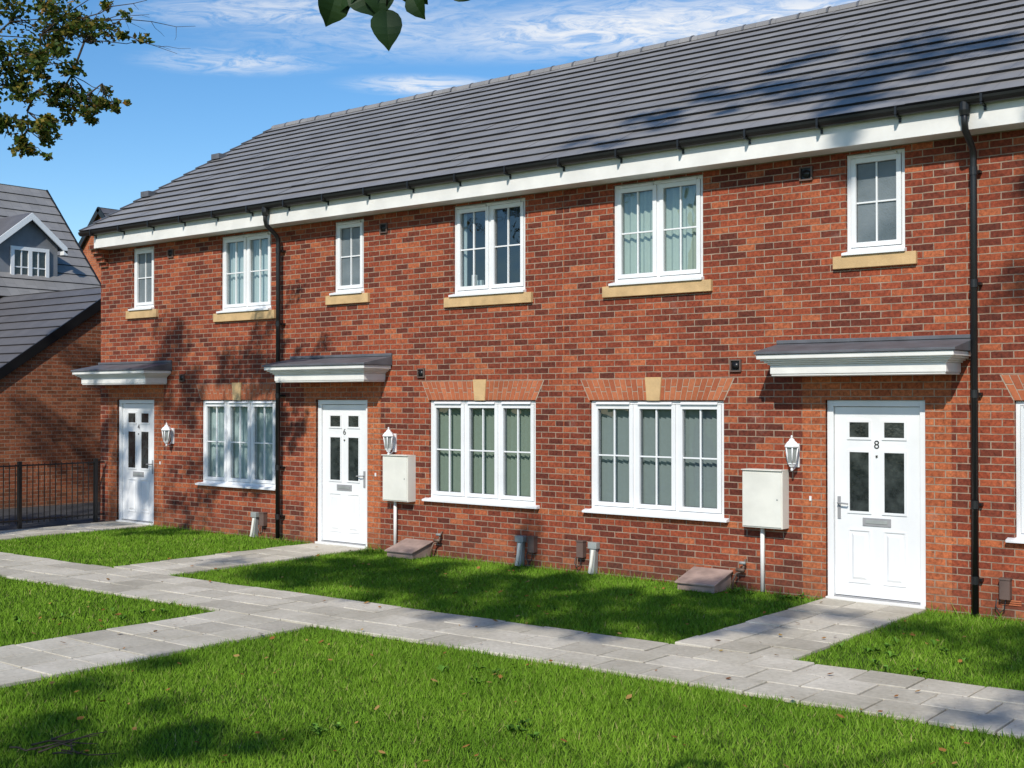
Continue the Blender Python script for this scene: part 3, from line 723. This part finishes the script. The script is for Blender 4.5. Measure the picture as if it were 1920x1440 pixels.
h2=empty('dormer_house')
course_roof('roof_front',h2,-8,5.67,-27.9,4.60,-31.0,7.85,13,M_roof,axis='y')
course_roof('roof_back',h2,-8,5.67,-34.1,4.6,-31.0,7.85,13,M_roof,axis='y')
mb=MB()
mb.poly([(-28.1,-8,-.05),(-28.1,5.5,-.05),(-28.1,5.5,4.7),(-28.1,-8,4.7)],M_brick3)
mb.poly([(-28.1,5.5,-.05),(-33.9,5.5,-.05),(-33.9,5.5,4.7),(-31,5.5,7.7),(-28.1,5.5,4.7)],M_brick3)
mb.build('walls',h2)
mb=MB(); dx=-28.5; dc=3.72; hw=.80
mb.poly([(dx,dc-hw,4.85),(dx,dc+hw,4.85),(dx,dc+hw,6.02),(dx,dc,6.66),(dx,dc-hw,6.02)],M_render)
for sgn in (-1,1):
    y1=dc+sgn*hw
    mb.poly([(dx,y1,4.85),(dx-2.2,y1,4.85),(dx-2.2,y1,6.02),(dx,y1,6.02)],M_render)
    o=dc+sgn*(hw+.16)
    mb.hexa([(dx+.15,o,5.93),(dx-2.6,o,5.93),(dx-2.6,dc,6.70),(dx+.15,dc,6.70),(dx+.15,o,6.0),(dx-2.6,o,6.0),(dx-2.6,dc,6.78),(dx+.15,dc,6.78)],M_roof2)
    mb.hexa([(dx+.154,o,5.82),(dx+.20,o,5.82),(dx+.20,dc,6.60),(dx+.154,dc,6.60),(dx+.154,o,5.99),(dx+.20,o,5.99),(dx+.20,dc,6.77),(dx+.154,dc,6.77)],M_white)
    mb.box(dx+.02,dx+.2,o-.10 if sgn>0 else o,o if sgn>0 else o+.10,5.80,5.91,M_white)
a,b,z0,z1=dc-.42,dc+.48,4.97,5.86
mb.box(dx+.002,dx+.02,a,b,z0,z1,M_dglass)
for y0,y1,q0,q1 in ((a-.06,a+.03,z0-.06,z1+.06),(b-.03,b+.06,z0-.06,z1+.06),(a+.03,b-.03,z0-.06,z0+.03),(a+.03,b-.03,z1-.03,z1+.06),((a+b)/2-.05,(a+b)/2+.05,z0+.03,z1-.03)):
    mb.box(dx+.01,dx+.06,y0,y1,q0,q1,M_white)
for k in (.25,.75): 
    y=a+(b-a)*k; mb.box(dx+.021,dx+.04,y-.015,y+.015,z0+.02,z1-.02,M_white)
mb.box(dx+.021,dx+.037,a,b,(z0+z1)/2-.015,(z0+z1)/2+.015,M_white)
mb.box(dx+.03,dx+.35,dc-hw-.1,dc+hw+.1,4.80,4.86,M_grey)
mb.build('dormer',h2)

h3=empty('gabled_house')
mb=MB(); gy=13.1; gx=-39.9; gz=9.05
mb.poly([(gx-4,gy,-.05),(gx+4,gy,-.05),(gx+4,gy,gz-4),(gx,gy,gz),(gx-4,gy,gz-4)],M_brick2)
mb.poly([(gx+4,gy,-.05),(gx+4,gy+10,-.05),(gx+4,gy+10,gz-4),(gx+4,gy,gz-4)],M_brick2)
mb.build('walls',h3)
course_roof('roof_right',h3,gy-.15,gy+10,gx+4.3,gz-4.2,gx,gz+.1,18,M_roof2,axis='y')
course_roof('roof_left',h3,gy-.15,gy+10,gx-4.3,gz-4.2,gx,gz+.1,18,M_roof2,axis='y')

# ------------------------------------------------------------------ trees
def leaf_quads(centers,rads,cnt,size,squash=.7):
    V=[]
    for c,r,n in zip(centers,rads,cnt):
        d=rng.normal(size=(n,3)); d/=np.linalg.norm(d,axis=1)[:,None]
        p=d*(rng.random(n)**.55)[:,None]*r; p[:,2]*=squash
        p+=np.array(c)
        a=rng.normal(size=(n,3)); a[:,2]*=.6; a/=np.linalg.norm(a,axis=1)[:,None]
        b=np.cross(a,rng.normal(size=(n,3))); b/=np.linalg.norm(b,axis=1)[:,None]
        s=size*rng.uniform(.6,1.25,n)[:,None]
        q=np.stack([p-a*s*.5,p-b*s*.36-a*s*.05,p+a*s*.55,p+b*s*.36-a*s*.05],1)
        V.append(q.reshape(-1,3))
    return np.concatenate(V)
def wob(p0,p1,n,amp,r0,r1,mb,seg=6,sag=0):
    p0=Vector(p0);p1=Vector(p1);pts=[];rs=[]
    for i in range(n+1):
        t=i/n; p=p0.lerp(p1,t)
        if 0<i<n: p+=Vector((random.uniform(-1,1),random.uniform(-1,1),random.uniform(-1,1)))*amp
        p.z+=sag*math.sin(math.pi*t)
        pts.append(p); rs.append(r0+(r1-r0)*t)
    mb.tube(pts,rs,M_bark,seg); return pts
def make_tree(name,base_p,top,clumps,leaf,sub=5,lc=150,lr0=.045,tr=.26):
    root=empty(name); mb=MB()
    tp=wob(base_p,top,6,.10,tr,.10,mb,12)
    nodes=[(q,.07) for q in tp[2:]]
    lv=[];lr=[];ln=[]
    clumps=sorted(clumps,key=lambda k:min((Vector(k[0])-q).length for q in tp))
    for (c,r,dens) in clumps:
        c=Vector(c)
        a,ra=min(nodes,key=lambda q:(q[0]-c).length+max(0,q[0].z-c.z)*.8)
        n=max(3,int((c-a).length/.6)); r0=min(lr0,ra*.8); r0=max(r0,.014)
        pts=wob(a,c,n,.10,r0,.009,mb,6,.15)
        nodes+=[(q,r0+(.009-r0)*i/n) for i,q in enumerate(pts) if i>0]
        for k in range(sub):
            e=c+Vector((random.gauss(0,1),random.gauss(0,1),random.gauss(0,.6)))*r*.62
            s=random.choice(pts[-3:])
            wob(s,e,3,.05,.007,.003,mb,4)
            lv.append(tuple(e)); lr.append(r*random.uniform(.28,.5)); ln.append(int(lc*dens*random.uniform(.6,1.2)))
        lv.append(tuple(c)); lr.append(r*.7); ln.append(int(lc*dens*1.6))
    mb.build('trunk_and_limbs',root)
    np_mesh('leaves',leaf_quads(lv,lr,ln,leaf),4,M_leaf,root)
    return root
SUN_EL=38; SUN_AZ=22
S=Vector((math.sin(rad(SUN_AZ))*math.cos(rad(SUN_EL)),-math.cos(rad(SUN_AZ))*math.cos(rad(SUN_EL)),math.sin(rad(SUN_EL))))
cl=[((-13.25,-5.15,6.55),.5,1.3),((-12.75,-4.80,6.55),.45,1.2),((-12.38,-4.5,6.35),.30,.8),((-12.98,-4.98,6.1),.40,1.1),
    ((-13.25,-5.15,5.72),.36,1),((-12.6,-4.66,5.58),.26,.8),((-12.80,-4.82,5.66),.22,.6),((-12.92,-4.92,5.24),.26,.8),((-13.3,-5.2,5.3),.28,.8),
    ((-13.15,-5.1,5.0),.2,.6),((-13.3,-5.2,6.0),.35,.9),((-12.35,-4.5,5.50),.14,.4),
    ((-13.9,-5.8,6.3),.7,1),((-14.0,-6.0,5.6),.6,1),((-13.5,-5.4,7.2),.6,1),((-13.0,-5.0,7.3),.6,1)]
for k in range(13):
    a=random.uniform(0,6.28); r=random.uniform(.5,2.4)
    cl.append(((-16.2+r*math.cos(a),-8.9+r*math.sin(a)*.9,random.uniform(6.5,10.5)),random.uniform(.7,1.1),1.1))
make_tree('street_tree',(-15.9,-9.6,-.05),(-15.9,-9.3,8.5),cl,.066,sub=8,lc=75)
mb=MB()
tt=bpy.data.objects['street_tree']
for e in ((-11.6,-3.86,6.42),(-11.75,-4.0,6.1),(-11.9,-4.1,6.8),(-12.0,-4.2,6.55)):
    p=wob((-12.6,-4.7,6.5),e,5,.05,.008,.002,mb,4)
    for k in range(3): 
        q=p[2+k%3]; wob(q,q+Vector((random.uniform(-.1,.3),random.uniform(-.1,.3),random.uniform(-.25,.15))),3,.02,.004,.0015,mb,3)
mb.build('bare_twigs',tt)

def cast(tx,ty,tz,t,r,d=1): p=Vector((tx,ty,tz))+S*t; return ((p.x,p.y,p.z),r,d)
cl=[]
for tx in (-12.0,-11.0,-10.0,-9.0,-8.0,-7.0,-6.2):
    cl.append(cast(tx,-2.3+random.uniform(-.2,.2),0,15+random.uniform(-1,1),.85,1.7))
    cl.append(cast(tx+.4,-1.0+random.uniform(-.2,.2),0,15.5,.7,1.4))
cl+=[cast(-3.6,-1.3,0,15,1.0,1.5),cast(-2.4,-2.5,0,15,1.1,1.7),cast(-8.2,.6,5.6,16,.7,1.1),cast(-6.6,.9,5.8,16,1.0,1.6),cast(-5.0,1.2,6.0,16,1.0,1.6),cast(-3.2,1.0,5.9,16,1.0,1.6),cast(-5.4,.2,5.2,16,.7,1.2),
     cast(-3.2,0,3.8,15,.6,1.0),
     cast(-7.3,-8.6,0,14,.9,1.3),cast(-2.6,-7.9,0,14,.9,1.3),cast(-1.0,-6.6,0,14,.9,1.3),cast(-4.9,-8.7,0,14,.9,1.3),cast(-6.6,-7.7,0,14,.6,1.1),cast(-3.8,-7.2,0,14,.5,.9)]
make_tree('lime_tree',(3.4,-15.8,-.05),(2.4,-14.8,11.5),cl,.11,sub=8,lc=95,lr0=.06)
cl=[cast(-17.6,0,2.6,13,.7,1.2),cast(-16.8,0,2.2,13,.5,.9),cast(-19.2,0,1.5,13,.5,.9),cast(-22.8,1.2,1.5,14,.9,1.1),cast(-22.8,2.2,3,14,.7,1.0),cast(-21,-1,0,14,1,1.2),cast(-17,-.6,0,14,.5,.9),cast(-18.2,0,.6,13,.35,.7)]
make_tree('maple_tree',(-15.2,-14.0,-.05),(-15.0,-12.6,9.0),cl,.10,sub=8,lc=95)

# hanging twig with big leaves close above the camera
root=bpy.data.objects['lime_tree']
mb=MB(); lf=MB()
tw=wob((.9,-13.9,7.6),(-.9,-12.6,5.4),6,.05,.035,.012,mb,6,-.1)
tw=wob((-.9,-12.6,5.4),(-2.04,-10.42,3.22),7,.04,.012,.003,mb,6,-.1)
def bigleaf(base_p,direc,nrm,s,w):
    b=Vector(base_p); d=Vector(direc).normalized(); n=Vector(nrm).normalized(); sd=d.cross(n).normalized(); n=sd.cross(d)
    prof=[(0,0),(.06,.20),(.16,.36),(.30,.45),(.46,.46),(.62,.38),(.76,.26),(.88,.12),(1,0)]
    mid=[b+d*s*t+n*s*.10*math.sin(math.pi*t) for t,_ in prof]
    Lf=[m+sd*w*q*random.uniform(.93,1.07)+n*s*.10*(q/.44) for m,(t,q) in zip(mid,prof)]; Rt=[m-sd*w*q*random.uniform(.85,1.05)+n*s*.08*(q/.44) for m,(t,q) in zip(mid,prof)]
    vs=mid+Lf[1:-1]+Rt[1:-1]; k=len(prof)
    fs=[]
    L0=lambda i: i if i in(0,k-1) else k+i-1
    R0=lambda i: i if i in(0,k-1) else k+(k-2)+i-1
    for i in range(k-1):
        for F in (L0,R0):
            q=[i,i+1]+([F(i+1)] if F(i+1)!=i+1 else [])+([F(i)] if F(i)!=i else [])
            fs.append(tuple(q))
    lf.idx(vs,fs,M_leaf2,False)
toc=Vector((.62,-.78,-.1))
specs=[((-2.115,-10.36,3.105),(.05,.03,-1),.105,.088),((-2.215,-10.43,3.165),(-.25,-.15,-1),.105,.10),((-2.175,-10.40,3.165),(.45,.3,-1),.09,.09),
       ((-2.07,-10.32,3.145),(.35,.25,-.8),.075,.06),((-2.24,-10.46,3.19),(-.9,-.6,-.5),.07,.06),((-2.13,-10.37,3.17),(0,0,-1),.085,.09),((-2.0,-10.26,3.15),(.9,.7,-.3),.07,.05),((-2.18,-10.40,3.18),(-.5,-.2,-.7),.11,.09),
       ((-2.09,-10.33,3.20),(.3,.4,-.6),.10,.09)]
for b,d,s,w in specs:
    n=toc+Vector((random.uniform(-.5,.5),random.uniform(-.5,.5),random.uniform(-.4,.4)))
    bigleaf(b,d,n,s,w); e=min(tw,key=lambda q:(q-Vector(b)).length)
    mb.tube([e,(e+Vector(b))/2+Vector((0,0,.015)),Vector(b)],.0022,M_bark,4)
for k in range(60):
    p=random.choice(tw[2:7]); b=p+Vector((random.gauss(0,.12),random.gauss(0,.12),abs(random.gauss(.1,.12))+.14))
    bigleaf(b,(random.uniform(-1,1),random.uniform(-1,1),-1),(random.uniform(-1,1),random.uniform(-1,1),.3),.09,.08)
mb.build('hanging_twig',root); lf.build('hanging_leaves',root)

# ------------------------------------------------------------------ sky, sun
w=bpy.data.worlds.new('World'); scene.world=w; w.use_nodes=True; nt=w.node_tree; nt.nodes.clear()
sky=N(nt,'ShaderNodeTexSky',sky_type='NISHITA'); sky.sun_disc=False; sky.sun_elevation=rad(SUN_EL); sky.sun_rotation=rad(180-SUN_AZ)
sky.altitude=50; sky.air_density=1.0; sky.dust_density=.2; sky.ozone_density=3.0
tc=N(nt,'ShaderNodeTexCoord'); sp=N(nt,'ShaderNodeSeparateXYZ'); L(nt,tc.outputs['Generated'],sp.inputs[0])
zc=math_n(nt,'MAXIMUM',sp.outputs[2],.05)
pxn=math_n(nt,'DIVIDE',sp.outputs[0],zc); pyn=math_n(nt,'DIVIDE',sp.outputs[1],zc)
def cloud(p0,ang,la,lb,amt,seed,thr=.42):
    ca,sa=math.cos(ang),math.sin(ang)
    dx=math_n(nt,'SUBTRACT',pxn,p0[0]); dy=math_n(nt,'SUBTRACT',pyn,p0[1])
    a=math_n(nt,'ADD',math_n(nt,'MULTIPLY',dx,ca),math_n(nt,'MULTIPLY',dy,sa))
    b=math_n(nt,'SUBTRACT',math_n(nt,'MULTIPLY',dy,ca),math_n(nt,'MULTIPLY',dx,sa))
    an=math_n(nt,'DIVIDE',a,la); bn=math_n(nt,'DIVIDE',b,lb)
    r=math_n(nt,'SQRT',math_n(nt,'ADD',math_n(nt,'MULTIPLY',an,an),math_n(nt,'MULTIPLY',bn,bn)))
    mr=N(nt,'ShaderNodeMapRange',interpolation_type='SMOOTHSTEP'); L(nt,r,mr.inputs[0]); mr.inputs[1].default_value=1.0; mr.inputs[2].default_value=.1; mr.inputs[3].default_value=0; mr.inputs[4].default_value=1
    cv=N(nt,'ShaderNodeCombineXYZ'); L(nt,math_n(nt,'MULTIPLY',a,2.4),cv.inputs[0]); L(nt,math_n(nt,'MULTIPLY',b,3.2),cv.inputs[1]); cv.inputs[2].default_value=seed
    n=noise(nt,cv.outputs[0],2.6,9,0.68,1.4)
    m2=N(nt,'ShaderNodeMapRange',interpolation_type='SMOOTHSTEP'); L(nt,n,m2.inputs[0]); m2.inputs[1].default_value=thr; m2.inputs[2].default_value=.64
    return math_n(nt,'MULTIPLY',math_n(nt,'MULTIPLY',mr.outputs[0],m2.outputs[0]),amt)
cs=[cloud((-1.80,2.78),.45,.90,.38,1.0,1.3,.28),cloud((-1.45,2.95),.4,.65,.32,1.0,4.3,.3),cloud((-2.66,2.87),.75,.34,.17,.9,2.1,.25),cloud((-2.9,2.32),.7,.38,.2,.65,3.7,.32),cloud((-2.4,2.1),.6,.6,.22,.65,6.7,.32),cloud((-2.2,2.5),.6,.9,.4,.45,8.7,.32),
    cloud((1,-3),.3,6,4,.6,9,.45)]
tot=cs[0]
for c in cs[1:]: tot=math_n(nt,'MAXIMUM',tot,c)
hs=N(nt,'ShaderNodeHueSaturation'); hs.inputs['Saturation'].default_value=1.26; hs.inputs['Value'].default_value=1.12; L(nt,sky.outputs[0],hs.inputs['Color'])
cc=mixc(nt,tot,hs.outputs[0],(6.9,7.1,7.4))
bg=N(nt,'ShaderNodeBackground'); bg.inputs[1].default_value=.13; L(nt,cc,bg.inputs[0])
wo=N(nt,'ShaderNodeOutputWorld'); L(nt,bg.outputs[0],wo.inputs[0])
ld=bpy.data.lights.new('sun','SUN'); ld.energy=4.2; ld.angle=rad(.6); ld.color=(1,.94,.84)
lo=bpy.data.objects.new('sun',ld); col.objects.link(lo); lo.rotation_euler=S.to_track_quat('Z','Y').to_euler(); lo.location=(5,-20,25)

cam=bpy.data.cameras.new('camera'); co=bpy.data.objects.new('camera',cam); col.objects.link(co)
cam.sensor_width=36; cam.lens=43.125; cam.clip_end=2000; cam.clip_start=.05
co.location=(0,-12.5,2.15); co.rotation_euler=(rad(90)+math.atan(28/2300),0,th); scene.camera=co
scene.view_settings.view_transform='Standard'; scene.view_settings.look='None'; scene.view_settings.exposure=0
